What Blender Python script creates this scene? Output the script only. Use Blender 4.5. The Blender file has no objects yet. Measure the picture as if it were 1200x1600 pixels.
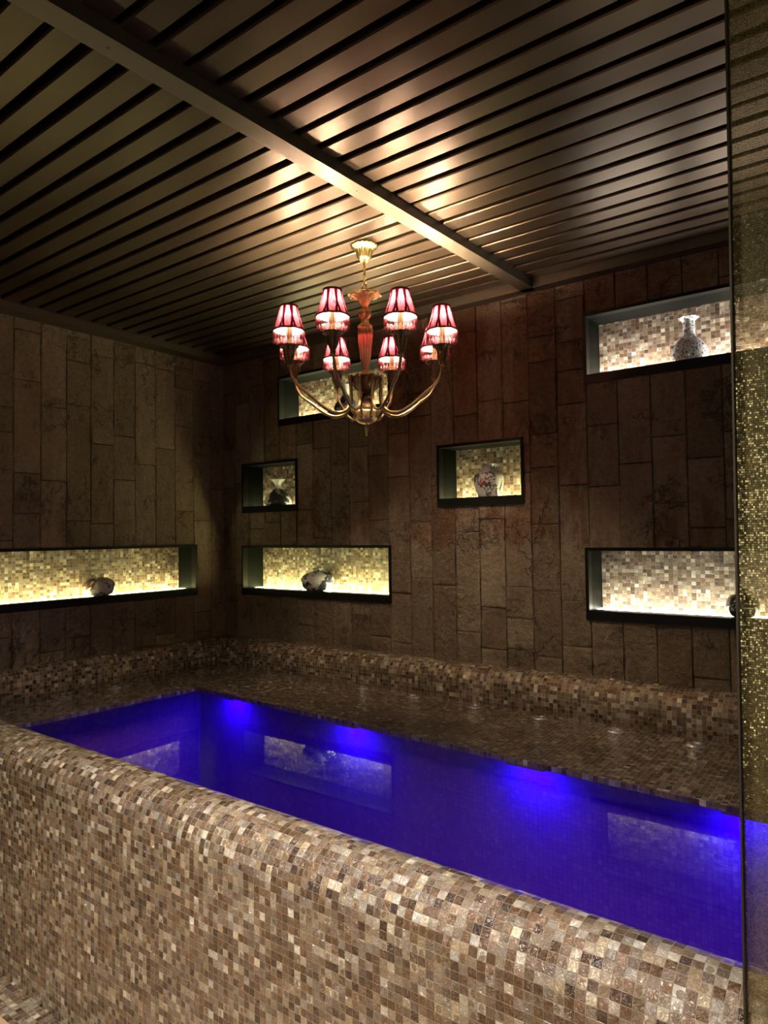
import bpy, bmesh, math, random
from mathutils import Vector, Matrix, noise
random.seed(11)
PI = math.pi
sc = bpy.context.scene
C = sc.collection
V = Vector

# ------------------------------------------------------------------ helpers
def link(o, parent=None):
    C.objects.link(o)
    if parent: o.parent = parent
    return o

class MB:
    """collects faces into one mesh"""
    def __init__(s): s.v=[]; s.f=[]; s.m=[]; s.uv=[]; s.sm=[]; s.col=None
    def face(s, pts, mat=0, uv=None, smooth=False):
        i=len(s.v); s.v.extend([tuple(p) for p in pts]); s.f.append(tuple(range(i,i+len(pts))))
        s.m.append(mat); s.uv.append(uv); s.sm.append(smooth)
    def grid(s, P, mat=0, UV=None, smooth=True, closeu=False, closev=False):
        n=len(P); k=len(P[0]); b=len(s.v)
        for r in P: s.v.extend([tuple(p) for p in r])
        for i in range(n if closeu else n-1):
            for j in range(k if closev else k-1):
                i2=(i+1)%n; j2=(j+1)%k
                s.f.append((b+i*k+j,b+i2*k+j,b+i2*k+j2,b+i*k+j2)); s.m.append(mat); s.sm.append(smooth)
                s.uv.append(None if UV is None else [UV(i,j),UV(i+1,j),UV(i+1,j+1),UV(i,j+1)])
    def box(s, a, b, mat=0, T=None):
        x0,y0,z0=a; x1,y1,z1=b
        c=[V(p) for p in ((x0,y0,z0),(x1,y0,z0),(x1,y1,z0),(x0,y1,z0),(x0,y0,z1),(x1,y0,z1),(x1,y1,z1),(x0,y1,z1))]
        if T: c=[T@p for p in c]
        i=len(s.v); s.v.extend([tuple(p) for p in c])
        for q in ((0,3,2,1),(4,5,6,7),(0,1,5,4),(1,2,6,5),(2,3,7,6),(3,0,4,7)):
            s.f.append(tuple(i+t for t in q)); s.m.append(mat); s.sm.append(False)
            ax={(0,3,2,1):(0,1),(4,5,6,7):(0,1),(0,1,5,4):(0,2),(2,3,7,6):(0,2)}.get(q,(1,2))
            s.uv.append([(c[t][ax[0]],c[t][ax[1]]) for t in q])
    def lathe(s, prof, seg=32, mat=0, flute=None, ctr=(0,0,0), uvh=True):
        P=[]; zs=[z for r,z in prof]; z0,z1=min(zs),max(zs)
        for r,z in prof:
            row=[]
            for k in range(seg):
                a=2*PI*k/seg; rr=r
                if flute: rr=r*(1+flute(a,z))
                row.append((ctr[0]+rr*math.cos(a),ctr[1]+rr*math.sin(a),ctr[2]+z))
            P.append(row)
        s.grid(P,mat,lambda i,j:(j/seg,(prof[min(i,len(prof)-1)][1]-z0)/max(1e-6,z1-z0)),True,False,True)
    def tube(s, pts, rad, seg=10, mat=0, cap=True):
        pts=[V(p) for p in pts]; n=len(pts)
        if not hasattr(rad,'__len__'): rad=[rad]*n
        P=[]; t0=(pts[1]-pts[0]).normalized(); nrm=t0.orthogonal().normalized()
        for i in range(n):
            t=(pts[min(i+1,n-1)]-pts[max(i-1,0)]).normalized()
            nrm=(nrm-t*nrm.dot(t)).normalized(); b=t.cross(nrm)
            P.append([pts[i]+(nrm*math.cos(2*PI*k/seg)+b*math.sin(2*PI*k/seg))*rad[i] for k in range(seg)])
        if cap:
            P=[[pts[0]]*seg]+P+[[pts[-1]]*seg]
        s.grid(P,mat,None,True,False,True)
    def torus(s, R, r, z=0, seg=36, sub=8, mat=0, ctr=(0,0)):
        P=[[(ctr[0]+(R+r*math.cos(2*PI*j/sub))*math.cos(2*PI*i/seg),ctr[1]+(R+r*math.cos(2*PI*j/sub))*math.sin(2*PI*i/seg),z+r*math.sin(2*PI*j/sub)) for j in range(sub)] for i in range(seg)]
        s.grid(P,mat,None,True,True,True)
    def mesh(s, name, mats):
        me=bpy.data.meshes.new(name); me.from_pydata(s.v,[],s.f)
        for m in mats if isinstance(mats,(list,tuple)) else [mats]: me.materials.append(m)
        me.polygons.foreach_set('material_index',s.m)
        me.polygons.foreach_set('use_smooth',s.sm)
        if any(u is not None for u in s.uv):
            L=me.uv_layers.new(name='UVMap'); flat=[]
            for f,u in zip(s.f,s.uv):
                for q in (u if u is not None else [(0,0)]*len(f)): flat.extend(q)
            L.data.foreach_set('uv',flat)
        if s.col:
            a=me.color_attributes.new('tint','FLOAT_COLOR','POINT'); fl=[]
            for q in s.col: fl.extend((q[0],q[1],q[2],1))
            a.data.foreach_set('color',fl)
        me.update()
        return me
    def build(s, name, mats, parent=None, recalc=False):
        me=s.mesh(name,mats)
        if recalc:
            bm=bmesh.new(); bm.from_mesh(me); bmesh.ops.remove_doubles(bm,verts=bm.verts,dist=1e-5)
            bmesh.ops.recalc_face_normals(bm,faces=bm.faces); bm.to_mesh(me); bm.free()
        return link(bpy.data.objects.new(name,me),parent)

def tag(o,label,cat,group=None,kind=None):
    o['label']=label; o['category']=cat
    if group: o['group']=group
    if kind: o['kind']=kind
    return o
def struct(o,label=None,cat=None):
    o['kind']='structure'
    if label: o['label']=label; o['category']=cat
    return o
def empty(name,loc=(0,0,0),rz=0):
    o=bpy.data.objects.new(name,None); o.empty_display_size=.1; o.location=loc; o.rotation_euler=(0,0,rz)
    return link(o)
def copy_tree(o,parent=None):
    c=o.copy(); C.objects.link(c)
    if parent: c.parent=parent
    for ch in list(o.children): copy_tree(ch,c)
    return c
def spline(pts,n=8):
    """Catmull-Rom through pts"""
    pts=[V(p) for p in pts]; out=[]
    for i in range(len(pts)-1):
        p0=pts[max(i-1,0)];p1=pts[i];p2=pts[i+1];p3=pts[min(i+2,len(pts)-1)]
        for k in range(n):
            t=k/n
            out.append(.5*((2*p1)+(p2-p0)*t+(2*p0-5*p1+4*p2-p3)*t*t+(3*p1-p0-3*p2+p3)*t**3))
    out.append(pts[-1]); return out

# ------------------------------------------------------------------ materials
class NT:
    def __init__(s,name):
        s.mat=bpy.data.materials.new(name); s.mat.use_nodes=True; s.t=s.mat.node_tree; s.t.nodes.clear()
        s.out=s.n('ShaderNodeOutputMaterial')
    def n(s,ty,**kw):
        x=s.t.nodes.new(ty)
        for k,v in kw.items(): setattr(x,k,v)
        return x
    def set(s,inp,v):
        if isinstance(v,bpy.types.NodeSocket): s.t.links.new(v,inp)
        elif v is not None:
            if inp.type=='RGBA' and len(v)==3: v=(*v,1)
            inp.default_value=v
    def math(s,op,a,b=None,c=None,clamp=False):
        x=s.n('ShaderNodeMath',operation=op,use_clamp=clamp)
        for i,q in enumerate((a,b,c)): s.set(x.inputs[i],q) if q is not None else None
        return x.outputs[0]
    def vm(s,op,a,b=None,sc=None):
        x=s.n('ShaderNodeVectorMath',operation=op); s.set(x.inputs[0],a)
        if b is not None: s.set(x.inputs[1],b)
        if sc is not None: s.set(x.inputs['Scale'],sc)
        return x.outputs['Value' if op in('LENGTH','DOT_PRODUCT') else 'Vector']
    def mix(s,f,a,b,blend='MIX'):
        x=s.n('ShaderNodeMix',data_type='RGBA',blend_type=blend)
        s.set(x.inputs[0],f); s.set(x.inputs[6],a); s.set(x.inputs[7],b); return x.outputs[2]
    def noise(s,vec,scale,detail=3,rough=.55,dist=0,color=False):
        x=s.n('ShaderNodeTexNoise'); s.set(x.inputs['Vector'],vec)
        x.inputs['Scale'].default_value=scale; x.inputs['Detail'].default_value=detail; x.inputs['Roughness'].default_value=rough; x.inputs['Distortion'].default_value=dist
        return x.outputs['Color' if color else 'Fac']
    def white(s,vec):
        x=s.n('ShaderNodeTexWhiteNoise',noise_dimensions='3D'); s.set(x.inputs['Vector'],vec); return x
    def ramp(s,f,stops,interp='LINEAR'):
        x=s.n('ShaderNodeValToRGB'); x.color_ramp.interpolation=interp; e=x.color_ramp.elements
        while len(e)<len(stops): e.new(.5)
        for q,(p,c) in zip(e,stops):
            q.position=p; q.color=(*(c if hasattr(c,'__len__') else (c,c,c)),1)
        s.set(x.inputs[0],f); return x.outputs[0]
    def sstep(s,v,a,b):
        x=s.n('ShaderNodeMapRange',interpolation_type='SMOOTHSTEP'); s.set(x.inputs[0],v)
        x.inputs[1].default_value=a; x.inputs[2].default_value=b; return x.outputs[0]
    def sep(s,v):
        x=s.n('ShaderNodeSeparateXYZ'); s.set(x.inputs[0],v); return x.outputs
    def comb(s,a,b,c=0.):
        x=s.n('ShaderNodeCombineXYZ')
        for i,q in enumerate((a,b,c)): s.set(x.inputs[i],q)
        return x.outputs[0]
    def coord(s,k): return s.n('ShaderNodeTexCoord').outputs[k]
    def bump(s,h,strength=.3,dist=.01,normal=None):
        x=s.n('ShaderNodeBump'); x.inputs['Strength'].default_value=strength; x.inputs['Distance'].default_value=dist
        s.set(x.inputs['Height'],h)
        if normal is not None: s.set(x.inputs['Normal'],normal)
        return x.outputs[0]
    def pr(s,**kw):
        x=s.n('ShaderNodeBsdfPrincipled')
        for k,v in kw.items(): s.set(x.inputs[k.replace('_',' ')],v)
        return x.outputs[0]
    def fin(s,sh): s.t.links.new(sh,s.out.inputs[0]); return s.mat

def simple(name,col,rough=.5,metal=0.,var=.12,nscale=30,bump=.0,**kw):
    m=NT(name); o=m.coord('Object')
    n=m.noise(o,nscale,4)
    c=m.mix(m.math('MULTIPLY',n,1.0),tuple(x*(1-var) for x in col),tuple(min(1,x*(1+var)) for x in col))
    args=dict(Base_Color=c,Roughness=rough,Metallic=metal); args.update(kw)
    if bump: args['Normal']=m.bump(n,bump,.004)
    return m.fin(m.pr(**args))

def mosaic(name,gain=1.0,tilt=.34,rough=.17,metal=.38,pale=0.0,wash=(.62,.56,.44),con=1.0,coat=.7):
    m=NT(name); uv=m.n('ShaderNodeUVMap').outputs[0]
    p=m.vm('SCALE',uv,sc=50.0)
    cell=m.vm('FLOOR',p); f=m.vm('SUBTRACT',p,cell)
    w=m.white(cell); w2=m.white(m.vm('ADD',cell,(37.3,11.9,5.1))); w3=m.white(m.vm('ADD',cell,(91.7,53.2,8.8)))
    fx,fy,_=m.sep(f); ax=m.math('SUBTRACT',fx,.5); ay=m.math('SUBTRACT',fy,.5)
    base=m.ramp(w.outputs[0],[(0,(.045,.020,.009)),(.09,(.10,.048,.018)),(.20,(.17,.092,.038)),(.30,(.26,.155,.085)),(.40,(.17,.13,.105)),
        (.50,(.31,.22,.14)),(.60,(.26,.215,.18)),(.70,(.40,.30,.19)),(.79,(.38,.34,.30)),(.88,(.56,.45,.30)),(.95,(.56,.52,.47)),(1,(.78,.68,.52))])
    if con!=1: base=m.vm('SCALE',m.vm('POWER',base,(con,con,con)),sc=1.2)
    # layered shell bands inside each tile
    q=m.vm('ADD',m.vm('MULTIPLY',f,(1.1,1.1,1)),m.vm('SCALE',w2.outputs[1],sc=40.0))
    band=m.noise(q,1.6,4,.6,2.2)
    c=m.mix(m.math('MULTIPLY',m.sstep(band,.38,.72),.5),base,m.mix(.5,base,(.50,.43,.35)))
    c=m.mix(m.math('MULTIPLY',m.sstep(band,.52,.36),.55),c,m.mix(.6,base,(.08,.04,.02)))
    # oval cut of the darker outer shell
    wr,wg,wb=m.sep(w3.outputs[1])
    ex=m.math('DIVIDE',m.math('ADD',ax,m.math('MULTIPLY',m.math('SUBTRACT',wr,.5),.35)),.34)
    ey=m.math('DIVIDE',m.math('ADD',ay,m.math('MULTIPLY',m.math('SUBTRACT',wg,.5),.35)),.42)
    d=m.math('ADD',m.math('ADD',m.math('MULTIPLY',ex,ex),m.math('MULTIPLY',ey,ey)),m.math('MULTIPLY',m.math('SUBTRACT',band,.5),2.6))
    oval=m.math('MULTIPLY',m.sstep(d,1.05,.9),m.math('LESS_THAN',wb,.24))
    c=m.mix(m.math('MULTIPLY',oval,.65),c,m.mix(wr,(.10,.052,.016),(.20,.115,.045)))
    g=m.math('MAXIMUM',m.math('ABSOLUTE',ax),m.math('ABSOLUTE',ay))
    grout=m.sstep(g,.462,.485)
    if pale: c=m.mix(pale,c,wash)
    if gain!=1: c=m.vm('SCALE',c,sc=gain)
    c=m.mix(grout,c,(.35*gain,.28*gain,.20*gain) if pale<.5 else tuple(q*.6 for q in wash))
    nm=m.n('ShaderNodeNormalMap'); nm.inputs['Strength'].default_value=1
    t=m.vm('SCALE',m.vm('SUBTRACT',w3.outputs[1],(.5,.5,.5)),sc=tilt)
    tx,ty,_=m.sep(t)
    m.set(nm.inputs['Color'],m.comb(m.math('ADD',.5,tx),m.math('ADD',.5,ty),1.0))
    h=m.math('SUBTRACT',m.math('MULTIPLY',band,1.0),m.math('MULTIPLY',grout,.6))
    nn=m.bump(h,.8,.005,nm.outputs[0])
    rg=m.math('ADD',rough,m.math('MULTIPLY',grout,.35))
    return m.fin(m.pr(Coat_Weight=coat,Coat_Roughness=.08,Coat_IOR=1.75,Coat_Normal=nn,Base_Color=c,Roughness=rg,Metallic=m.math('MULTIPLY',metal,m.math('SUBTRACT',1,grout)),Normal=nn,
        Thin_Film_Thickness=m.math('ADD',260,m.math('MULTIPLY',band,420)),Thin_Film_IOR=1.45))

M={}
M['mosaic']=mosaic('shell_mosaic',con=1.22)
M['mosaic_niche']=mosaic('shell_mosaic_backlit',gain=1.0,tilt=.08,rough=.4,metal=.0,pale=.0,con=1.25,coat=.1)

M['mosaic_basin']=mosaic('violet_basin_mosaic',tilt=.05,rough=.5,metal=.0,pale=.90,wash=(.17,.02,.58),coat=.0)  # violet lamp glow deepened by tinting the basin tile colour
def stone(name,warm):
    m=NT(name); o=m.coord('Object')
    at=m.n('ShaderNodeAttribute',attribute_name='tint'); tr,tg,tb=m.sep(at.outputs['Color'])
    n1=m.noise(o,2.2,5,.6,.3); n2=m.noise(m.vm('MULTIPLY',o,(1,1,.22)),9,5,.65,.4); n3=m.noise(o,45,5,.7)
    base=m.mix(tr,(.145,.103,.064),(.27,.203,.140)) if warm else m.mix(tr,(.22,.157,.09),(.35,.255,.16))
    c=m.mix(m.math('MULTIPLY',m.sstep(n2,.3,.72),.55),base,(.15,.085,.05) if warm else (.17,.105,.062))
    c=m.mix(m.math('MULTIPLY',m.sstep(n3,.42,.75),.45),c,m.vm('SCALE',c,sc=1.6))
    c=m.mix(m.math('MULTIPLY',m.sstep(n3,.5,.25),.5),c,m.vm('SCALE',c,sc=.45))
    def crack(sc,off,w):
        q=m.noise(m.vm('ADD',m.vm('MULTIPLY',o,(1,1,.8)),off),sc,5,.62,.15)
        return m.sstep(m.math('ABSOLUTE',m.math('SUBTRACT',q,.5)),w,w*.2)
    gate=m.sstep(m.noise(m.vm('ADD',o,(7,3,1)),4.5,3,.6,.3),.50,.60)
    ck=m.math('MAXIMUM',m.math('MULTIPLY',crack(5.5,(2,9,4),.016),gate),m.math('MULTIPLY',crack(12,(8,1,3),.014),m.math('MULTIPLY',gate,.6)))
    ck=m.math('MAXIMUM',ck,m.math('MULTIPLY',tb,.5))
    c=m.mix(m.math('MULTIPLY',ck,.5),c,(.03,.018,.011))
    rough=.72
    if warm:
        x,y,z=m.sep(o)
        # damp reddish soaking of the upper stones, ragged lower edge
        lim=m.math('ADD',m.math('MULTIPLY',m.math('SUBTRACT',n1,.5),1.1),m.math('MULTIPLY',m.math('SUBTRACT',n2,.5),.7))
        wet=m.sstep(m.math('ADD',z,lim),1.55,1.68)
        dry=m.math('MULTIPLY',m.sstep(m.noise(m.vm('ADD',m.vm('MULTIPLY',o,(1,1,.45)),(3.3,0,1.2)),2.6,4,.6,.6),.47,.54),.85)
        wet=m.math('MULTIPLY',wet,m.math('SUBTRACT',1,dry))
        c=m.mix(m.math('MULTIPLY',wet,.85),c,m.mix(1.0,c,(.70,.48,.35),'MULTIPLY'))
        rough=m.math('SUBTRACT',.75,m.math('MULTIPLY',wet,.22))
    h=m.math('SUBTRACT',m.math('ADD',m.math('MULTIPLY',n3,.5),m.noise(o,14,6,.7,.5)),m.math('MULTIPLY',ck,.5))
    return m.fin(m.pr(Base_Color=c,Roughness=rough,Normal=m.bump(h,1.0,.028),Specular_IOR_Level=.35))
M['stone_back']=stone('split_stone_back',True); M['stone_left']=stone('split_stone_left',False)

def slat_mat():
    m=NT('bronze_slat'); o=m.coord('Object')
    n=m.noise(m.vm('MULTIPLY',o,(.5,3,1)),3,4,.6); d=m.noise(o,70,2,.5)
    c=m.mix(n,(.060,.040,.024),(.086,.058,.036))
    drop=m.sstep(d,.70,.76)
    r=m.math('ADD',.28,m.math('MULTIPLY',n,.14))
    return m.fin(m.pr(Base_Color=c,Roughness=r,Metallic=.8,Specular_IOR_Level=.25,Normal=m.bump(m.math('ADD',m.math('MULTIPLY',drop,.6),m.math('MULTIPLY',n,.8)),.12,.004)))
M['slat']=slat_mat()
M['void']=simple('ceiling_void',(.012,.010,.008),.9)
M['trim']=simple('bronze_trim',(.125,.098,.068),.42,.7,.1,12)
M['granite']=simple('black_granite',(.006,.006,.0055),.36,0,.5,90,Specular_IOR_Level=.2)
M['granite_side']=simple('dark_granite_side',(.0045,.005,.004),.45,0,.6,45,Specular_IOR_Level=.08)
M['brass']=simple('aged_brass',(.55,.37,.17),.30,.85,.35,60,.08)
M['brass_dark']=simple('dark_bronze',(.22,.135,.062),.28,.85,.4,60,.08)
M['bronze']=simple('dark_chased_bronze',(.11,.062,.026),.36,.75,.7,110,.3)
M['gold']=simple('bright_gold',(.70,.52,.20),.24,1.0,.2,60,.05)
M['chrome']=simple('chrome',(.80,.80,.81),.22,.7,.08,30)
M['edge']=simple('bronze_edge',(.05,.036,.02),.5,.35,.2,30)
M['floor']=simple('beige_floor_tile',(.46,.30,.19),.5,0,.2,9)
M['plain']=simple('plain_dark_plaster',(.16,.12,.085),.8,0,.15,5)
M['ribbon']=simple('dark_red_velvet',(.030,.0010,.004),.8,0,.3,80)
M['candle']=simple('ivory_candle',(.75,.55,.32),.5,0,.1,40)

def amber():
    m=NT('amber_glass'); o=m.coord('Object')
    n=m.noise(o,40,3)
    c=m.mix(n,(.55,.27,.15),(.80,.46,.28))
    return m.fin(m.pr(Base_Color=c,Roughness=.16,Coat_Weight=.4,Metallic=.55))
M['amber']=amber()
M['flower']=simple('gilded_glass',(.75,.45,.18),.22,.6,.3,60)

def emit(name,col,st):
    m=NT(name); e=m.n('ShaderNodeEmission'); e.inputs[0].default_value=(*col,1); e.inputs[1].default_value=st
    return m.fin(e.outputs[0])
M['bulb']=emit('warm_bulb',(1,.80,.56),6600)

def shade_mat():
    m=NT('pink_pleated_silk'); uv=m.n('ShaderNodeUVMap').outputs[0]
    u,v,_=m.sep(uv)
    a=m.math('FRACT',m.math('MULTIPLY',u,8.0))
    d=m.math('SUBTRACT',.5,m.math('ABSOLUTE',m.math('SUBTRACT',a,.5)))       # 0 at a panel border
    s=m.math('ABSOLUTE',m.math('MULTIPLY',m.math('SUBTRACT',v,.52),.34))
    line=m.sstep(m.math('ABSOLUTE',m.math('SUBTRACT',d,s)),.125,.085)
    topf=m.math('MULTIPLY',m.sstep(v,.60,.68),m.sstep(m.math('SUBTRACT',d,s),.02,-.02))
    band=m.math('MAXIMUM',m.sstep(v,.93,.95),m.sstep(v,.05,.03))
    dark=m.math('MAXIMUM',m.math('MAXIMUM',line,topf),band)
    pl=m.noise(m.comb(m.math('MULTIPLY',u,60),m.math('MULTIPLY',v,3)),2.0,3,.6,.4)
    col=m.mix(m.sstep(pl,.3,.7),(.0105,.0005,.0011),(.023,.0047,.0066))
    col=m.mix(dark,col,(.0004,.00002,.00005))
    bf=m.n('ShaderNodeNewGeometry').outputs['Backfacing']
    inner=m.mix(m.math('MULTIPLY',dark,.5),(.80,.72,.68),(.3,.2,.2))
    tr=m.n('ShaderNodeBsdfTranslucent'); m.set(tr.inputs[0],col)
    col=m.mix(bf,inner,col)
    df=m.n('ShaderNodeBsdfDiffuse'); m.set(df.inputs[0],col)
    x=m.n('ShaderNodeMixShader'); x.inputs[0].default_value=.55
    m.t.links.new(tr.outputs[0],x.inputs[1]); m.t.links.new(df.outputs[0],x.inputs[2])
    return m.fin(x.outputs[0])
M['shade']=shade_mat()
def fringe_mat():
    m=NT('pink_glass_fringe'); o=m.coord('Object'); n=m.noise(o,220,2)
    col=m.mix(n,(.22,.014,.030),(.42,.17,.20))
    tr=m.n('ShaderNodeBsdfTranslucent'); m.set(tr.inputs[0],col)
    x=m.n('ShaderNodeMixShader'); x.inputs[0].default_value=.5
    m.t.links.new(tr.outputs[0],x.inputs[1]); m.t.links.new(m.pr(Base_Color=col,Roughness=.25),x.inputs[2])
    return m.fin(x.outputs[0])
M['fringe']=fringe_mat()

def water_mat():
    m=NT('still_water'); o=m.coord('Object')
    n1=m.noise(m.vm('MULTIPLY',o,(1,1.6,1)),5,3,.5,.5); n2=m.noise(o,22,3,.6,.3)
    h=m.math('ADD',n1,m.math('MULTIPLY',n2,.22))
    nb=m.bump(h,.0035,.02)
    fr=m.n('ShaderNodeFresnel'); fr.inputs[0].default_value=1.333; m.set(fr.inputs['Normal'],nb)
    tp=m.n('ShaderNodeBsdfTransparent'); tp.inputs[0].default_value=(.97,.97,.99,1)
    gl=m.n('ShaderNodeBsdfGlossy'); gl.inputs['Roughness'].default_value=.0; gl.inputs[0].default_value=(1,1,1,1); m.set(gl.inputs['Normal'],nb)
    x=m.n('ShaderNodeMixShader'); m.set(x.inputs[0],fr.outputs[0]); m.t.links.new(tp.outputs[0],x.inputs[1]); m.t.links.new(gl.outputs[0],x.inputs[2])
    return m.fin(x.outputs[0])
M['water']=water_mat()

def mesh_mat():
    """glass laminated with a fine gold metal weave: rows of tiny facets with clear gaps"""
    m=NT('gold_mesh_glass'); uv=m.n('ShaderNodeUVMap').outputs[0]
    p=m.vm('MULTIPLY',uv,(1/.0023,1/.0032,1)); cell=m.vm('FLOOR',p); f=m.vm('SUBTRACT',p,cell)
    w=m.white(cell); fx,fy,_=m.sep(f)
    bead=m.math('MULTIPLY',m.sstep(m.math('ABSOLUTE',m.math('SUBTRACT',fx,.5)),.5,.32),m.sstep(m.math('ABSOLUTE',m.math('SUBTRACT',fy,.5)),.46,.28))
    patch=m.noise(uv,26,4,.6,.3)
    wr,wg,wb=m.sep(w.outputs[1])
    amp=m.math('ADD',.06,m.math('MULTIPLY',m.math('MULTIPLY',patch,patch),.22))
    nm=m.n('ShaderNodeNormalMap')
    m.set(nm.inputs['Color'],m.comb(m.math('ADD',.5,m.math('MULTIPLY',m.math('SUBTRACT',wr,.5),amp)),m.math('ADD',.5,m.math('MULTIPLY',m.math('SUBTRACT',wg,.5),amp)),1.0))
    col=m.mix(wb,(.34,.27,.10),(.66,.58,.36))
    metal=m.pr(Base_Color=col,Metallic=.9,Roughness=.28,Normal=nm.outputs[0])
    weave=m.pr(Base_Color=(.12,.094,.030),Roughness=.7,Specular_IOR_Level=.1)
    x0=m.n('ShaderNodeMixShader'); m.set(x0.inputs[0],m.math('MULTIPLY',bead,.75)); m.t.links.new(weave,x0.inputs[1]); m.t.links.new(metal,x0.inputs[2])
    tp=m.n('ShaderNodeBsdfTransparent'); tp.inputs[0].default_value=(.74,.68,.56,1)
    x=m.n('ShaderNodeMixShader'); m.set(x.inputs[0],m.math('ADD',.42,m.math('MULTIPLY',bead,.2)))
    m.t.links.new(tp.outputs[0],x.inputs[1]); m.t.links.new(x0.outputs[0],x.inputs[2])
    return m.fin(x.outputs[0])
M['mesh']=mesh_mat()

def porcelain(name,ink,cover,scale,second=None,speck=0.,base=(.80,.78,.70),seed=0.):
    m=NT(name); o=m.vm('ADD',m.coord('Object'),(seed,seed*1.7,seed*.3))
    n=m.noise(o,scale,5,.6,.8); n2=m.noise(o,scale*5,3,.6,.5)
    k=m.math('ADD',n,m.math('MULTIPLY',m.math('SUBTRACT',n2,.5),.35))
    msk=m.sstep(k,1-cover-.0,1-cover+.06)
    c=m.mix(m.math('MULTIPLY',msk,.95),base,ink)
    if second:
        k2=m.noise(m.vm('ADD',o,(5.1,2.2,7.7)),scale*1.3,4,.6,.6)
        c=m.mix(m.sstep(k2,.60,.66),c,second)
    if speck:
        k3=m.noise(o,150,2,.5); c=m.mix(m.sstep(k3,1-speck,1-speck+.05),c,ink)
    return m.fin(m.pr(Base_Color=c,Roughness=.18,Coat_Weight=.3,Coat_Roughness=.08))

# ------------------------------------------------------------------ camera
RX=V((.8015,.5978,-.0135)); UP=V((.0316,-.0198,.9993)); FW=V((-.5971,.8014,.0348))
cd=bpy.data.cameras.new('camera'); cam=bpy.data.objects.new('camera',cd); C.objects.link(cam)
R=Matrix((RX,UP,-FW)).transposed()
cam.matrix_world=Matrix.Translation((3.8431,-3.2315,1.6))@R.to_4x4()
cd.sensor_fit='VERTICAL'; cd.sensor_height=36; cd.sensor_width=27; cd.lens=1060.74/1600*36
cd.clip_start=.02; cd.clip_end=60
sc.camera=cam

# ------------------------------------------------------------------ dimensions (metres)
XP=5.17; XR=5.2; YF=-5.6; HC=2.836; HS=2.876; WZ=.757; LIP=.046; FR=.016; ND=.175
# niches: wall, along0, along1, z0, z1
NB=[(.196,1.489,1.203,1.544),(.202,.736,1.769,2.113),(.565,1.50,2.342,2.676),(1.817,2.343,1.755,2.10),(2.669,3.96,2.322,2.669),(2.654,3.95,1.181,1.529)]
NA=[(.248,1.87,1.2105,1.556)]          # along = -y on the left wall

# ------------------------------------------------------------------ split-stone walls
def stone_wall(name,L,z0,z1,holes,place,mat,seed,first):
    rnd=random.Random(seed); mb=MB(); mb.col=[]
    ncol=int(math.ceil(L/.15))+1; u=first-.15
    while u<L:
        ua,ub=max(u,0),min(u+.15,L)
        z=z0-rnd.random()*.45
        while z<z1:
            ln=rnd.choice((.15,.25,.3,.42,.5,.6,.6))*(.85+.3*rnd.random()); za,zb=max(z,z0),min(z+ln,z1); z+=ln
            if ub-ua<.004 or zb-za<.004: continue
            off=rnd.random()*.004; tu=(rnd.random()-.5)*.05; tz=(rnd.random()-.5)*.025; sd=V((rnd.random()*50,rnd.random()*50,rnd.random()*50))
            tint=rnd.random(); rough=.4+rnd.random()*.9
            us=[ua,ua+.0012,ua+.003]+[ua+.003+(ub-ua-.006)*k/13 for k in range(1,13)]+[ub-.003,ub-.0012,ub]
            nz=max(2,int((zb-za)/.012)); zs=[za,za+.0012,za+.003]+[za+.003+(zb-za-.006)*k/nz for k in range(1,nz)]+[zb-.003,zb-.0012,zb]
            cut=[h for h in holes if h[0]<ub and h[1]>ua and h[2]<zb and h[3]>za]
            for h in cut:
                us+= [q for q in h[:2] if ua<q<ub]; zs+=[q for q in h[2:] if za<q<zb]
            us=sorted(us); zs=sorted(zs)
            b=len(mb.v); k=len(zs)
            for uu in us:
                for zz in zs:
                    e=min(uu-ua,ub-uu,zz-za,zb-zz)
                    if e<.0008: d=-.0015
                    else:
                        p=V((uu*9,zz*6,0))+sd
                        d=.002+off+tu*(uu-(ua+ub)/2)+tz*(zz-(za+zb)/2)*.5
                        d+=rough*(.005*noise.noise(p)+.006*abs(noise.noise(p*2.1))+.0035*noise.noise(p*4.7)+.002*noise.noise(p*9))
                        if e<.0015: d*=.75
                        if any(h[0]-.02<uu<h[1]+.02 and h[2]-.02<zz<h[3]+.02 for h in cut): d=min(d,.006)
                    mb.v.append(place(uu,zz,d)); mb.col.append((tint,rough,1. if e<.0014 else 0.))
            for i in range(len(us)-1):
                for j in range(k-1):
                    cu=(us[i]+us[i+1])/2; cz=(zs[j]+zs[j+1])/2
                    if any(h[0]<cu<h[1] and h[2]<cz<h[3] for h in cut): continue
                    mb.f.append((b+i*k+j,b+(i+1)*k+j,b+(i+1)*k+j+1,b+i*k+j+1)); mb.m.append(0); mb.sm.append(True); mb.uv.append(None)
        u+=.15
    return mb.build(name,mat)
inset=lambda h:(h[0]+.008,h[1]-.008,h[2]+.008,h[3]-.008)
wb=stone_wall('wall_back',XR,.86,2.90,[inset(h) for h in NB],lambda u,z,d:(u,-d,z),M['stone_back'],5,.127)
struct(wb,'brown split-stone back wall with damp dark patches and lit niches','wall')
wl=stone_wall('wall_left',3.6,.86,2.90,[inset(h) for h in NA],lambda u,z,d:(d,-u,z),M['stone_left'],9,.122)
wl.data.flip_normals()
struct(wl,'brown split-stone left wall above the pool','wall')
# plain walls closing the room
b=MB(); b.box((XR,YF,0),(XR+.1,.2,2.95)); struct(b.build('wall_right',M['plain']))
b=MB(); b.box((-.1,YF-.1,0),(XR+.1,YF,2.95)); struct(b.build('wall_front',M['plain']))
b=MB(); b.box((-.1,YF,0),(0,-3.6,2.95)); b.box((-.1,-3.6,0),(-.004,-2.03,.87)); struct(b.build('wall_left_plain',M['plain']))

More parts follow.
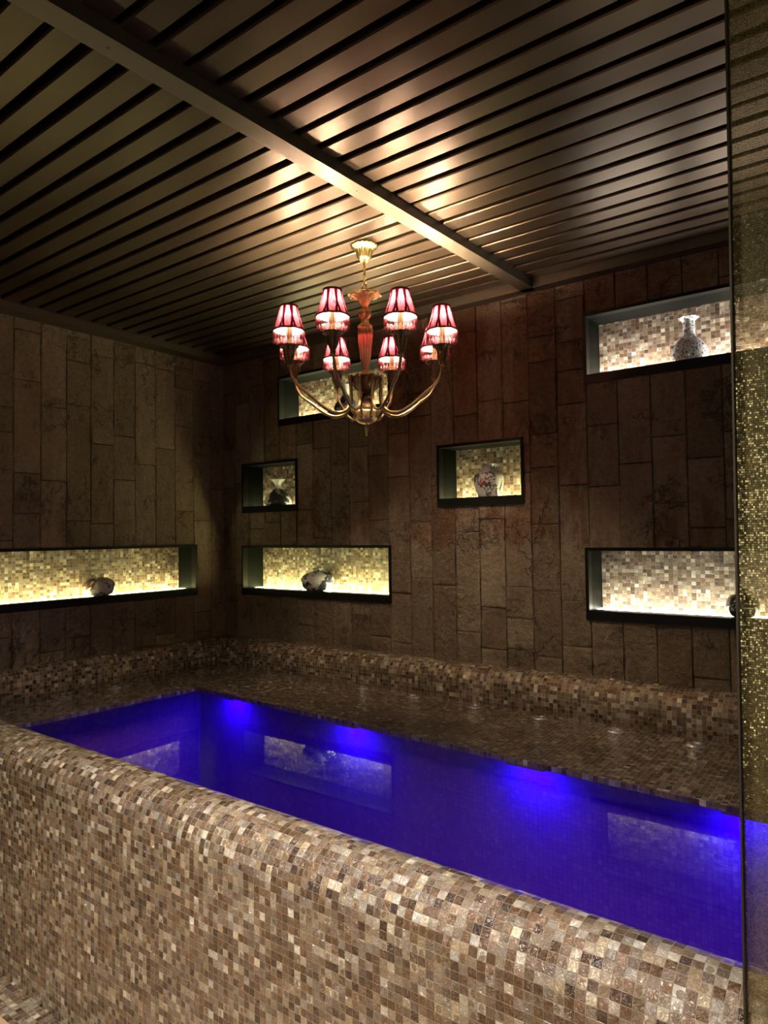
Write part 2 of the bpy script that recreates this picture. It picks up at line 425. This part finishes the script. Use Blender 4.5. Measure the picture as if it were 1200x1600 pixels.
# ------------------------------------------------------------------ niches
def niche(along0,along1,z0,z1,wall,label,ecol,est):
    L=along1-along0; H=z1-z0
    if wall=='back': root=empty('wall_niche',((along0+along1)/2,0,z0))
    else: root=empty('wall_niche',(0,-(along0+along1)/2,z0),PI/2)
    tag(root,label,'niche','lit display niches')
    x0,x1=-L/2,L/2
    f=MB()   # black frame: three slim bars and a deep lower lip
    f.box((x0,-.014,0),(x1,.03,LIP)); f.box((x0,-.014,H-FR),(x1,.03,H))
    f.box((x0,-.014,LIP),(x0+FR,.03,H-FR)); f.box((x1-FR,-.014,LIP),(x1,.03,H-FR))
    f.build('frame',M['granite'],root)
    s=MB()
    s.box((x0+.002,.03,.01),(x0+FR-.001,ND+.01,H-.004)); s.box((x1-FR+.001,.03,.01),(x1-.002,ND+.01,H-.004)); s.box((x0+FR,.03,H-FR+.002),(x1-FR,ND+.01,H-.004))
    s.build('side_panel',M['granite_side'],root)
    p=MB(); p.face([(x0+FR,ND,LIP-.02),(x1-FR,ND,LIP-.02),(x1-FR,ND,H-FR+.002),(x0+FR,ND,H-FR+.002)],0,[(0,0),(L-2*FR,0),(L-2*FR,H),(0,H)])
    p.box((x0+FR,ND+.002,LIP-.02),(x1-FR,ND+.012,H-FR))
    p.build('mosaic_panel',M['mosaic_niche'],root)
    g=MB(); g.box((x0+FR,.031,LIP-.018),(x1-FR,ND-.085,LIP-.004)); g.build('shelf',M['granite_side'],root)
    g=MB(); g.box((x0+FR,ND-.085,LIP-.016),(x1-FR,ND-.001,LIP-.004))
    g.build('light_shelf',emit('glowing_shelf',ecol,est),root)
    return root
YEL=(1,.80,.33); YG=(1,.90,.50)
niche(*NA[0],'left','long lit niche in the left wall, holding a squat red and blue vase',(1,.96,.44),18)
niche(*NB[0],'back','long lit niche low in the back wall near the corner, with blue-white vase',(1,1,.44),27)
niche(*NB[1],'back','smallest lit niche, above the long corner niche, with a flared-neck ink vase',(1,.98,.5),10)
niche(*NB[2],'back','lit black-framed niche high on the back wall behind the chandelier',(1,.98,.54),26)
niche(*NB[3],'back','squarish lit niche in the middle of the back wall with a flowered jar',(1,.98,.5),18)
niche(*NB[4],'back','upper right lit niche with cool white light and a speckled bottle vase',(1,.96,.86),32)
niche(*NB[5],'back','lower right pale lit niche partly hidden by the gold mesh glass panel',(1,1,.78),21)

# ------------------------------------------------------------------ vases
def vase(label,loc,prof,mat,neckmat=None,rot=0.):
    root=empty('vase',loc,rot); tag(root,label,'vase','porcelain vases in the wall niches')
    pr=[(p.x,p.z) for p in spline([(r,0,z) for r,z in prof],6)]
    cut=neckmat and neckmat[1]
    th=.0035
    body=MB()
    lower=pr if not cut else [q for q in pr if q[1]<=cut]
    upper=[] if not cut else [q for q in pr if q[1]>=lower[-1][1]]
    body.lathe([(0.001,.0)]+lower,40)
    if not cut: body.lathe([(max(.002,r-th),z) for r,z in reversed(pr)],40)
    body.build('body',mat,root,True)
    if cut:
        n=MB(); n.lathe(upper+[(max(.002,r-th),z) for r,z in reversed(upper)],40); n.build('neck',neckmat[0],root,True)
    return root
shelf=lambda n:n[2]+LIP-.004
blue=(.03,.05,.22)
vase('squat round vase with red and blue painting, in the left wall niche',(-.09,-.906,shelf(NA[0])),
     [(.04,0),(.07,.012),(.09,.05),(.082,.088),(.05,.108),(.026,.113),(.024,.124),(.034,.137)],porcelain('painted_red_blue',(.10,.02,.02),.50,9,(.03,.10,.35),base=(.66,.58,.46),seed=1.0))
vase('round blue and white vase alone in the long niche beside the corner',(.818,.09,shelf(NB[0])),
     [(.05,0),(.085,.012),(.110,.056),(.097,.100),(.055,.121),(.032,.126),(.031,.136),(.040,.147)],porcelain('blue_white',(.016,.02,.08),.54,10,seed=7.7))
vase('pear-shaped vase with flared white mouth and ink landscape, in the smallest niche',(.457,.09,shelf(NB[1])),
     [(.06,0),(.085,.008),(.094,.035),(.078,.072),(.048,.104),(.026,.130),(.023,.150),(.036,.172),(.053,.186)],porcelain('ink_landscape',(.015,.015,.014),.56,11,seed=4.1),(porcelain('ivory_glaze',(.7,.66,.5),.0,9),.125))
vase('dark bottle vase seen behind the chandelier arms, in the niche there',(1.08,.09,shelf(NB[2])),
     [(.05,0),(.074,.008),(.082,.034),(.066,.070),(.040,.100),(.024,.122),(.024,.150),(.028,.176),(.030,.190)],porcelain('dark_blue_ink',(.012,.015,.035),.62,9,seed=6.7),(porcelain('blue_neck',(.03,.05,.16),.45,22,seed=2),.118))
vase('tall-shouldered jar painted with pink blossom and leaves, in the squarish niche',(2.087,.09,shelf(NB[3])),
     [(.050,0),(.062,.006),(.074,.045),(.082,.095),(.077,.128),(.052,.148),(.040,.157),(.038,.168),(.047,.183),(.048,.187)],porcelain('flower_jar',(.045,.05,.05),.50,20,(.55,.05,.07),base=(.70,.66,.60),seed=3.4))
vase('speckled blue and white bottle vase with wide mouth, in the upper right niche',(3.130,.09,shelf(NB[4])),
     [(.05,0),(.068,.006),(.078,.040),(.074,.075),(.052,.110),(.034,.128),(.028,.140),(.026,.165),(.027,.196),(.036,.211),(.044,.217)],porcelain('speckled_white',(.012,.012,.03),.40,12,speck=.44,base=(.86,.86,.86),seed=5.2),(porcelain('speckled_neck',(.012,.015,.05),.34,20,speck=.45,base=(.86,.86,.86)),.128))
vase('dark round vase half hidden at the edge of the gold mesh panel',(3.315,.09,shelf(NB[5])),
     [(.03,0),(.05,.01),(.066,.045),(.058,.080),(.035,.098),(.022,.103),(.021,.112),(.028,.122)],porcelain('black_round',(.010,.010,.010),.60,14,base=(.5,.5,.45),seed=8.8))

# ------------------------------------------------------------------ plunge pool
pool=empty('plunge_pool',(2.6,-1.0,0)); tag(pool,'plunge pool clad in mother-of-pearl mosaic, built into the corner below the niches','pool')
def P(x,y,z): return (x-2.6,y+1.0,z)          # world -> pool space
def arc(cy,cz,r,a0,a1,n): return [(cy+r*math.cos(a0+(a1-a0)*k/n),cz+r*math.sin(a0+(a1-a0)*k/n)) for k in range(n+1)]
def extrude(prof,path,mb,u0=0.):
    """prof: list of (d,z); path(d,t) -> xy for t 0..1 ; uv = (length, arc)"""
    s=[0.]
    for a,b2 in zip(prof,prof[1:]): s.append(s[-1]+math.dist(a,b2))
    return s
# front wall: outer face, half-round rim, inner face
r=.11; ZT=.846
prof=[(-2.03,0.0),(-2.03,ZT-r)]+arc(-2.03+r,ZT-r,r,PI,0,22)[1:]+[(-1.81,.02)]
s=[0.]
for a,b2 in zip(prof,prof[1:]): s.append(s[-1]+math.dist(a,b2))
m1=MB(); m1.grid([[P(x,y,z) for y,z in prof] for x in (0.0,XP)],0,lambda i,j:((0,XP)[i],s[j]),True)
fw=m1.build('front_wall',M['mosaic'],pool)
# coping against the back and left stone walls
def coping(dep):
    pr=[(.004,.911),(.03,.908)]+[(.03+(dep-.03)*math.sin(t),.82+.088*math.cos(t)) for t in [PI/2*k/12 for k in range(1,13)]]+[(dep,.69)]
    q=[0.]
    for a,b2 in zip(pr,pr[1:]): q.append(q[-1]+math.dist(a,b2))
    return pr,q
pb,sb=coping(.12); plf,sl=coping(.085)
m2=MB()
m2.grid([[P(plf[j][0],-pb[j][0],pb[j][1]) for j in range(len(pb))],[P(XP,-d,z) for d,z in pb]],0,lambda i,j:((plf[min(j,len(plf)-1)][0],XP)[i],sb[j]),True)
m2.grid([[P(plf[j][0],-1.86,pb[j][1]) for j in range(len(pb))],[P(plf[j][0],-pb[j][0],pb[j][1]) for j in range(len(pb))]],0,lambda i,j:((0,1.86-pb[j][0])[i],sl[j]),True)
m2.build('coping',M['mosaic'],pool,False)
# submerged bench with a projecting tile lip, riser and basin
BZ=.728
E0=(.56,-.68); EL=(.49,-1.812); ER=(XP,-.925)
m3=MB()
def flat(mb,pts,z,up=True):
    mb.face([P(x,y,z) for x,y in (pts if up else pts[::-1])],0,[(x,y) for x,y in (pts if up else pts[::-1])])
flat(m3,[(.05,-.05),E0,ER,(XP,-.05)],BZ); flat(m3,[(.05,-1.812),EL,E0,(.05,-.05)],BZ)
for a,b2 in ((EL,E0),(E0,ER)):
    L=math.dist(a,b2); m3.face([P(*a,BZ),P(*a,BZ-.022),P(*b2,BZ-.022),P(*b2,BZ)],0,[(0,0),(0,.02),(L,.02),(L,0)])
I0=(.45,-.57); IL=(.38,-1.812); IR=(XP,-.815)
flat(m3,[E0,I0,IR,ER],BZ-.022,False); flat(m3,[EL,IL,I0,E0],BZ-.022,False)
m3.build('bench',M['mosaic'],pool)
m4=MB()
for a,b2 in ((IL,I0),(I0,IR)):
    L=math.dist(a,b2); m4.face([P(*a,BZ-.022),P(*a,.02),P(*b2,.02),P(*b2,BZ-.022)],0,[(0,.68),(0,0),(L,0),(L,.68)])
m4.face([P(XP-.001,-.05,.02),P(XP-.001,-1.95,.02),P(XP-.001,-1.95,.72),P(XP-.001,-.05,.72)],0,[(0,0),(1.9,0),(1.9,.7),(0,.7)])
flat(m4,[IL,(XP,-1.812),IR,I0],.02)
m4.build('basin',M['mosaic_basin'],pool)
# chrome air-jet rings in the bench
def jet(x,y):
    j=MB()
    j.lathe([(.016,.002),(.018,.006),(.020,.007),(.030,.006),(.036,.004),(.038,0)],28)
    j.lathe([(.0005,.004),(.007,.004),(.009,.002),(.010,0)],16)
    for k in range(4):
        a=k*PI/2+.3; j.box((.008,-.0015,.0005),(.018,.0015,.003),0,Matrix.Rotation(a,4,'Z'))
    return j
proto=None
for x,y in [(1.39,-.17),(1.75,-.18),(2.13,-.19),(2.49,-.20),(2.85,-.215),(3.18,-.235),(.165,-1.27),(.165,-.96)]:
    if proto is None: proto=jet(0,0).build('air_jet',M['chrome'],pool,True); o=proto
    else: o=proto.copy(); C.objects.link(o)
    o.location=P(x,y,BZ+.0005)
# underwater violet lamps under the projecting lip of the bench, shining down the riser
lens=emit('violet_lens',(.055,.0,1.0),1)
pl=None
ang=math.atan2(IR[1]-I0[1],IR[0]-I0[0])
for x in (.80,1.72,2.68,3.46,4.4):
    y=I0[1]+(IR[1]-I0[1])*(x-I0[0])/(IR[0]-I0[0])-.07
    if pl is None:
        k=MB(); k.box((-.08,-.025,-.012),(.08,.025,0)); pl=k.build('pool_lamp',M['chrome'],pool)
        g=MB(); g.box((-.075,-.02,-.014),(.075,.02,-.012)); g.build('lamp_lens',lens,pl); o=pl
    else: o=copy_tree(pl,pool)
    o.location=P(x,y,BZ-.0225); o.rotation_euler=(0,0,ang)
    ld=bpy.data.lights.new('pool_light','AREA'); ld.shape='RECTANGLE'; ld.size=.13; ld.size_y=.04; ld.energy=2.3; ld.color=(.055,.0,1.0)
    lo=bpy.data.objects.new('pool_light',ld); link(lo); lo.location=(x,y,BZ-.042); lo.rotation_euler=(0,0,ang)
# water: rippled sheet over bench and basin
w=MB(); w.face([(.08,-1.815,WZ),(XP-.002,-1.815,WZ),(XP-.002,-.115,WZ),(.08,-.115,WZ)],0)
wt=w.build('pool_water',M['water']); tag(wt,'still violet-lit water filling the plunge pool','water',kind='stuff')

# ------------------------------------------------------------------ floor
b=MB(); b.box((-.1,YF,-.05),(XR+.1,-2.138,0)); struct(b.build('floor',M['floor']),'beige floor tiles in front of the pool','floor')
b=MB(); b.face([(-.1,-2.138,.0006),(XR,-2.138,.0006),(XR,-2.03,.0006),(-.1,-2.03,.0006)],0,[(0,0),(XR+.1,0),(XR+.1,.108),(0,.108)])
struct(b.build('trim_1',M['mosaic']),'pearl mosaic strip along the foot of the pool wall','floor trim')

# ------------------------------------------------------------------ slatted ceiling
def beamx(y,side): return (2.444 if side else 2.374)+.045*y
b=MB(); rnd=random.Random(3)
for side in (0,1):
    y=-.065; k=0
    y0=-.283 if side else -.18
    base=y0+.1012*2
    for k in range(56):
        gy=base-.1012*k+ (rnd.random()-.5)*.006                  # gap centre
        gw=.024+(rnd.random()-.35)*.010 if rnd.random()>.15 else .013
        gy2=base-.1012*(k+1)
        ya,yb=gy-gw/2,gy2+.012
        dz=(rnd.random()-.5)*.003
        if side: xa,xb=beamx(gy,1)-.03,XR
        else: xa,xb=.02,beamx(gy,0)+.03
        if ya>-.03: ya=-.03
        if ya-yb<.01: continue
        c=.004
        # folded pan: bottom face with small bevels and upstands
        pts=[(ya,HS+.03),(ya,HS+c),(ya-c,HS),(yb+c,HS),(yb,HS+c),(yb,HS+.03)]
        T=rnd.uniform(-.0012,.0012)
        b.grid([[(x,yy,zz+dz+(T if yy<gy-.05 else 0)) for yy,zz in pts] for x in (xa,xb)],0,None,False)
b.box((-.1,YF,HS+.07),(XR+.1,.2,HS+.12),1)
struct(b.build('ceiling',[M['slat'],M['void']]),'dark bronze slatted ceiling','ceiling')
b=MB()
Y0=-.03
for (x0,x1,ya,yb) in [(0,0,0,0)]:
    pts=lambda y:[(beamx(y,0),HS+.04),(beamx(y,0),HC),(beamx(y,1),HC),(beamx(y,1),HS+.04)]
    b.grid([[(x,y,z) for x,z in pts(y)] for y in (Y0,YF)],0,None,False)
for y in (-.35,-1.28,-1.36,-2.3):   # screw heads
    T=Matrix.Translation(((beamx(y,0)+beamx(y,1))/2,y,HC)); b.lathe([(.0005,-.0015),(.004,-.001),(.005,.001)],10,0,None,T.translation)
struct(b.build('trim_2',M['trim']),'flat bronze beam crossing the slatted ceiling','ceiling beam')
b=MB(); b.box((0,-.072,HC),(XR,.02,HS+.04)); struct(b.build('trim_3',M['trim']),'bronze cornice along the top of the back wall','cornice')
b=MB(); b.box((-.02,YF,HC),(.112,-.0725,HS+.04)); struct(b.build('trim_4',M['trim']),'bronze cornice along the top of the left wall','cornice')

# ------------------------------------------------------------------ chandelier
CX,CY=2.034,-.923
ch=empty('chandelier',(CX,CY,HS),0); tag(ch,'eight-arm brass chandelier with fringed pink shades hanging from the slatted ceiling','chandelier')
Z=lambda z:z-HS
fl=lambda n,a:(lambda t,z:a*math.cos(n*t))
k=MB()
pf=[(.005,0),(.052,-.001),(.058,-.006),(.056,-.012),(.044,-.020),(.036,-.032),(.031,-.055),(.022,-.072),(.018,-.076),(.010,-.078),(.0005,-.079)]
k.lathe(pf,72,0,lambda t,z:.07*math.cos(18*t)*(1 if z>-.07 else 0)); k.build('canopy',M['gold'],ch,True)
k=MB(); k.tube([(0,0,-.075),(0,0,-.178)],.0058,12); k.torus(.008,.003,-.178); k.build('rod',M['gold'],ch)
k=MB()
k.tube([(.010*math.cos(t),0,-.190+.014*math.sin(t)) for t in [PI*2*i/16 for i in range(17)]],.003,8)
k.tube([(0,.010*math.cos(t),-.210+.014*math.sin(t)) for t in [PI*2*i/16 for i in range(17)]],.003,8)
k.build('chain_link',M['brass_dark'],ch)
k=MB(); k.tube(spline([(-.006,0,-.18),(-.014,0,-.192),(-.016,.004,-.21),(-.008,.004,-.232)],6),.0022,8); k.build('cord',M['void'],ch)
# flower-shaped top cup
k=MB()
def petal(t,z):
    q=max(0.,(z+.265)/.045); return .20*q*abs(math.cos(4*t))+.03*math.cos(24*t)
k.lathe([(.012,Z(2.592)),(.014,Z(2.602)),(.022,Z(2.620)),(.030,Z(2.636)),(.045,Z(2.650)),(.058,Z(2.655)),(.064,Z(2.648)),(.060,Z(2.650)),(.043,Z(2.646)),(.028,Z(2.632)),(.012,Z(2.612))],96,0,petal)
k.build('flower_cup',M['flower'],ch)
# turned column
k=MB()
k.lathe([(.010,Z(2.66)),(.010,Z(2.60)),(.013,Z(2.598)),(.014,Z(2.590)),(.026,Z(2.583)),(.030,Z(2.568)),(.026,Z(2.553)),(.015,Z(2.545)),(.018,Z(2.538)),(.017,Z(2.528)),(.022,Z(2.522)),(.031,Z(2.517)),(.033,Z(2.510)),(.029,Z(2.503))],40)
k.build('baluster',M['brass'],ch)
k=MB()
k.lathe([(.027,Z(2.506)),(.032,Z(2.498)),(.031,Z(2.47)),(.026,Z(2.42)),(.021,Z(2.37)),(.016,Z(2.335)),(.014,Z(2.318))],96,0,lambda t,z:.20*abs(math.cos(6*t))-.12)
k.build('reeded_glass',M['amber'],ch)
# crown, core, urn and finial
k=MB()
k.lathe([(.014,Z(2.320)),(.020,Z(2.315)),(.024,Z(2.306)),(.036,Z(2.298)),(.060,Z(2.293)),(.070,Z(2.288)),(.072,Z(2.280)),(.069,Z(2.270)),(.062,Z(2.262)),(.058,Z(2.252)),(.046,Z(2.238)),(.036,Z(2.230)),(.024,Z(2.222)),(.0005,Z(2.22))],96,0,lambda t,z:(.06*math.cos(8*t) if z<Z(2.297) else 0))
for i in range(8):
    a=(i+.5)*PI/4; c=(.050*math.cos(a),.050*math.sin(a),Z(2.272))
    k.lathe([(.0005,-.012),(.009,-.008),(.012,0),(.009,.008),(.0005,.012)],14,0,None,c)
k.build('crown',M['bronze'],ch,True)
k=MB()
k.lathe([(.016,Z(2.225)),(.016,Z(2.205)),(.030,Z(2.200)),(.031,Z(2.192)),(.026,Z(2.188)),(.026,Z(2.170)),(.032,Z(2.164)),(.030,Z(2.156)),(.034,Z(2.152)),(.045,Z(2.146)),(.048,Z(2.140))],48)
for i in range(4):
    a=i*PI/2; k.tube([(.022*math.cos(a),.022*math.sin(a),Z(2.225)),(.036*math.cos(a),.036*math.sin(a),Z(2.20)),(.032*math.cos(a),.032*math.sin(a),Z(2.16))],.004,8)
k.build('core',M['bronze'],ch,True)
k=MB()
k.lathe([(.047,Z(2.142)),(.052,Z(2.138)),(.050,Z(2.130)),(.046,Z(2.108)),(.036,Z(2.094)),(.024,Z(2.088)),(.010,Z(2.084)),(.0005,Z(2.083))],96,0,lambda t,z:.05*abs(math.cos(10*t)) if z<Z(2.135) else 0)
k.build('urn',M['brass'],ch,True)
k=MB()
k.lathe([(.009,Z(2.086)),(.006,Z(2.078)),(.011,Z(2.070)),(.012,Z(2.064)),(.008,Z(2.058)),(.009,Z(2.050)),(.005,Z(2.045)),(.007,Z(2.039)),(.0005,Z(2.030))],24)
k.build('finial',M['brass'],ch,True)
# arm, cup, candle, bulb and shade, built once along +x then copied round
RA=.345; TH0=math.atan2(-(3.2315-.923),3.843-2.034)+PI/8+.02
pth=[(.068,0,Z(2.292)),(.072,0,Z(2.27)),(.070,0,Z(2.23)),(.071,0,Z(2.185)),(.085,0,Z(2.148)),(.115,0,Z(2.130)),(.160,0,Z(2.130)),(.215,0,Z(2.158)),(.265,0,Z(2.198)),(.310,0,Z(2.232)),(.335,0,Z(2.268)),(RA,0,Z(2.312))]
k=MB(); sp=spline(pth,8); k.tube(sp,[.0078-.0018*i/len(sp) for i in range(len(sp))],12)
k.lathe([(.0065,-.004),(.010,-.002),(.010,.004),(.0065,.006)],16,0,None,(RA,0,Z(2.306)))
k.tube(spline([(.078,0,Z(2.165)),(.062,0,Z(2.140)),(.052,0,Z(2.120)),(.058,0,Z(2.106)),(.068,0,Z(2.110))],6),[.006-.003*i/24 for i in range(25)],8)
k.lathe([(.006,-.006),(.012,0),(.006,.006)],14,0,None,(.072,0,Z(2.288)))
arm_me=k.mesh('arm',M['brass_dark'])
k=MB()
k.lathe([(.0005,Z(2.308)),(.009,Z(2.309)),(.012,Z(2.314)),(.010,Z(2.320)),(.014,Z(2.330)),(.020,Z(2.345)),(.023,Z(2.365)),(.026,Z(2.378)),(.038,Z(2.386)),(.042,Z(2.391)),(.036,Z(2.392)),(.018,Z(2.386)),(.0005,Z(2.386))],64,0,lambda t,z:.06*math.cos(12*t),(RA,0,0))
cup_me=k.mesh('candle_cup',M['bronze'])
k=MB(); k.lathe([(.011,Z(2.385)),(.011,Z(2.470)),(.013,Z(2.474)),(.021,Z(2.480)),(.022,Z(2.484)),(.018,Z(2.4855)),(.0005,Z(2.486))],20,0,None,(RA,0,0)); can_me=k.mesh('candle',M['candle'])  # sleeve top flares into an added disc that blocks the bulb's downward light
k=MB(); k.lathe([(.006,Z(2.485)),(.011,Z(2.495)),(.013,Z(2.508)),(.010,Z(2.528)),(.004,Z(2.547)),(.0005,Z(2.551))],18,0,None,(RA,0,0)); bulb_me=k.mesh('bulb',M['bulb'])
ZB=2.452; ZTP=2.556
k=MB(); k.lathe([(.064-.030*(i/10)+.002*math.sin(PI*i/10)*-1,Z(ZB+(ZTP-ZB)*i/10)) for i in range(11)],64,0,lambda t,z:.012*math.cos(32*t),(RA,0,0)); sh_me=k.mesh('lamp_shade',M['shade'])
k=MB(); k.torus(.0655,.0038,Z(ZB),48,8,0,(RA,0)); tr_me=k.mesh('lower_trim',M['ribbon'])
k=MB(); k.torus(.0350,.0036,Z(ZTP),40,8,0,(RA,0)); tt_me=k.mesh('upper_trim',M['ribbon'])
k=MB(); rf=random.Random(4)
for i in range(56):
    a=2*PI*i/56; ln=.043+.005*math.sin(i*2.4)+rf.random()*.004; x,y=RA+.0645*math.cos(a),.0645*math.sin(a)
    k.tube([(x,y,Z(ZB-.001)),(x,y,Z(ZB-ln*.5)),(x+rf.uniform(-.001,.001),y+rf.uniform(-.001,.001),Z(ZB-ln))],[.0014,.0018,.0024],6)
fr_me=k.mesh('fringe',M['fringe'])
k=MB()
for i in range(3):
    a=2*PI*i/3+.4; k.tube([(RA+.010*math.cos(a),.010*math.sin(a),Z(2.44)),(RA+.022*math.cos(a),.022*math.sin(a),Z(2.50)),(RA+.034*math.cos(a),.034*math.sin(a),Z(ZTP))],.0011,6)
sp_me=k.mesh('shade_holder',M['brass_dark'])
arm=link(bpy.data.objects.new('arm',arm_me),ch)
for nm,me in (('candle_cup',cup_me),('candle',can_me),('bulb',bulb_me)): link(bpy.data.objects.new(nm,me),arm)
shd=link(bpy.data.objects.new('lamp_shade',sh_me),ch)
for nm,me in (('lower_trim',tr_me),('upper_trim',tt_me),('fringe',fr_me),('shade_holder',sp_me)): link(bpy.data.objects.new(nm,me),shd)
for i in range(8):
    a=TH0+i*PI/4
    o1,o2=(arm,shd) if i==0 else (copy_tree(arm,ch),copy_tree(shd,ch))
    o1.rotation_euler=(0,0,a); o2.rotation_euler=(0,0,a)

# ------------------------------------------------------------------ gold-mesh glass partition at the right
gp=empty('glass_partition',(3.655,-2.2,0)); gp.rotation_euler=(0,.0112,0)
tag(gp,'tall glass partition with shimmering gold mesh at the right, in front of the pool','partition')
k=MB(); PW=1.3; PH=2.82
k.face([(.004,0,.012),(PW,0,.012),(PW,0,PH),(.004,0,PH)],0,[(0,0),(PW,0),(PW,PH),(0,PH)])
k.build('mesh_pane',M['mesh'],gp)
k=MB(); k.box((.001,-.012,.0),(.0035,.012,PH)); k.build('edge_profile',M['edge'],gp)
k=MB(); k.box((.005,-.016,.0),(PW,.016,.011)); k.build('bottom_rail',M['edge'],gp)

# ------------------------------------------------------------------ lights
def area(name,loc,target,sx,sy,e,col,spread=PI):
    d=bpy.data.lights.new(name,'AREA'); d.shape='RECTANGLE'; d.size=sx; d.size_y=sy; d.energy=e; d.color=col; d.spread=spread
    o=bpy.data.objects.new(name,d); link(o); o.location=loc; o.rotation_euler=(V(target)-V(loc)).to_track_quat('-Z','Y').to_euler(); return o
for x,e in ((3.1,22),(2.2,6.5),(1.2,3)):
    area('ceiling_downlight',(x,-2.80,2.81),(x,-2.6,0),.24,.24,e,(1,.96,.90),1.6)
area('wall_lamp',(3.95,-5.45,1.50),(3.9,-2.2,1.45),.6,.8,16,(1,.92,.66))
for x,e in ((.5,90),(1.6,112),(2.6,128)):  # fill spots added out of view to brighten the pool's front wall
    d=bpy.data.lights.new('pool_front_fill','SPOT'); d.energy=e; d.color=(1,.90,.68); d.spot_size=.96; d.spot_blend=.6; d.shadow_soft_size=.05
    o=bpy.data.objects.new('pool_front_fill',d); link(o); o.location=(x,-4.0,2.80); o.rotation_euler=V((0,.57,-.82)).to_track_quat('-Z','Y').to_euler()
wd=bpy.data.worlds.new('room_air'); sc.world=wd; wd.use_nodes=True
wd.node_tree.nodes['Background'].inputs[0].default_value=(.05,.04,.03,1); wd.node_tree.nodes['Background'].inputs[1].default_value=.05

# ------------------------------------------------------------------ render look
vs=sc.view_settings; sc.display_settings.display_device='sRGB'
vs.view_transform='Standard'; vs.look='None'; vs.exposure=0.0; vs.gamma=1.0; vs.use_curve_mapping=False
cy=sc.cycles
cy.use_denoising=True; cy.max_bounces=10; cy.diffuse_bounces=4; cy.glossy_bounces=4; cy.transmission_bounces=8; cy.transparent_max_bounces=8
cy.caustics_reflective=False; cy.caustics_refractive=False; cy.sample_clamp_indirect=20; cy.blur_glossy=.5
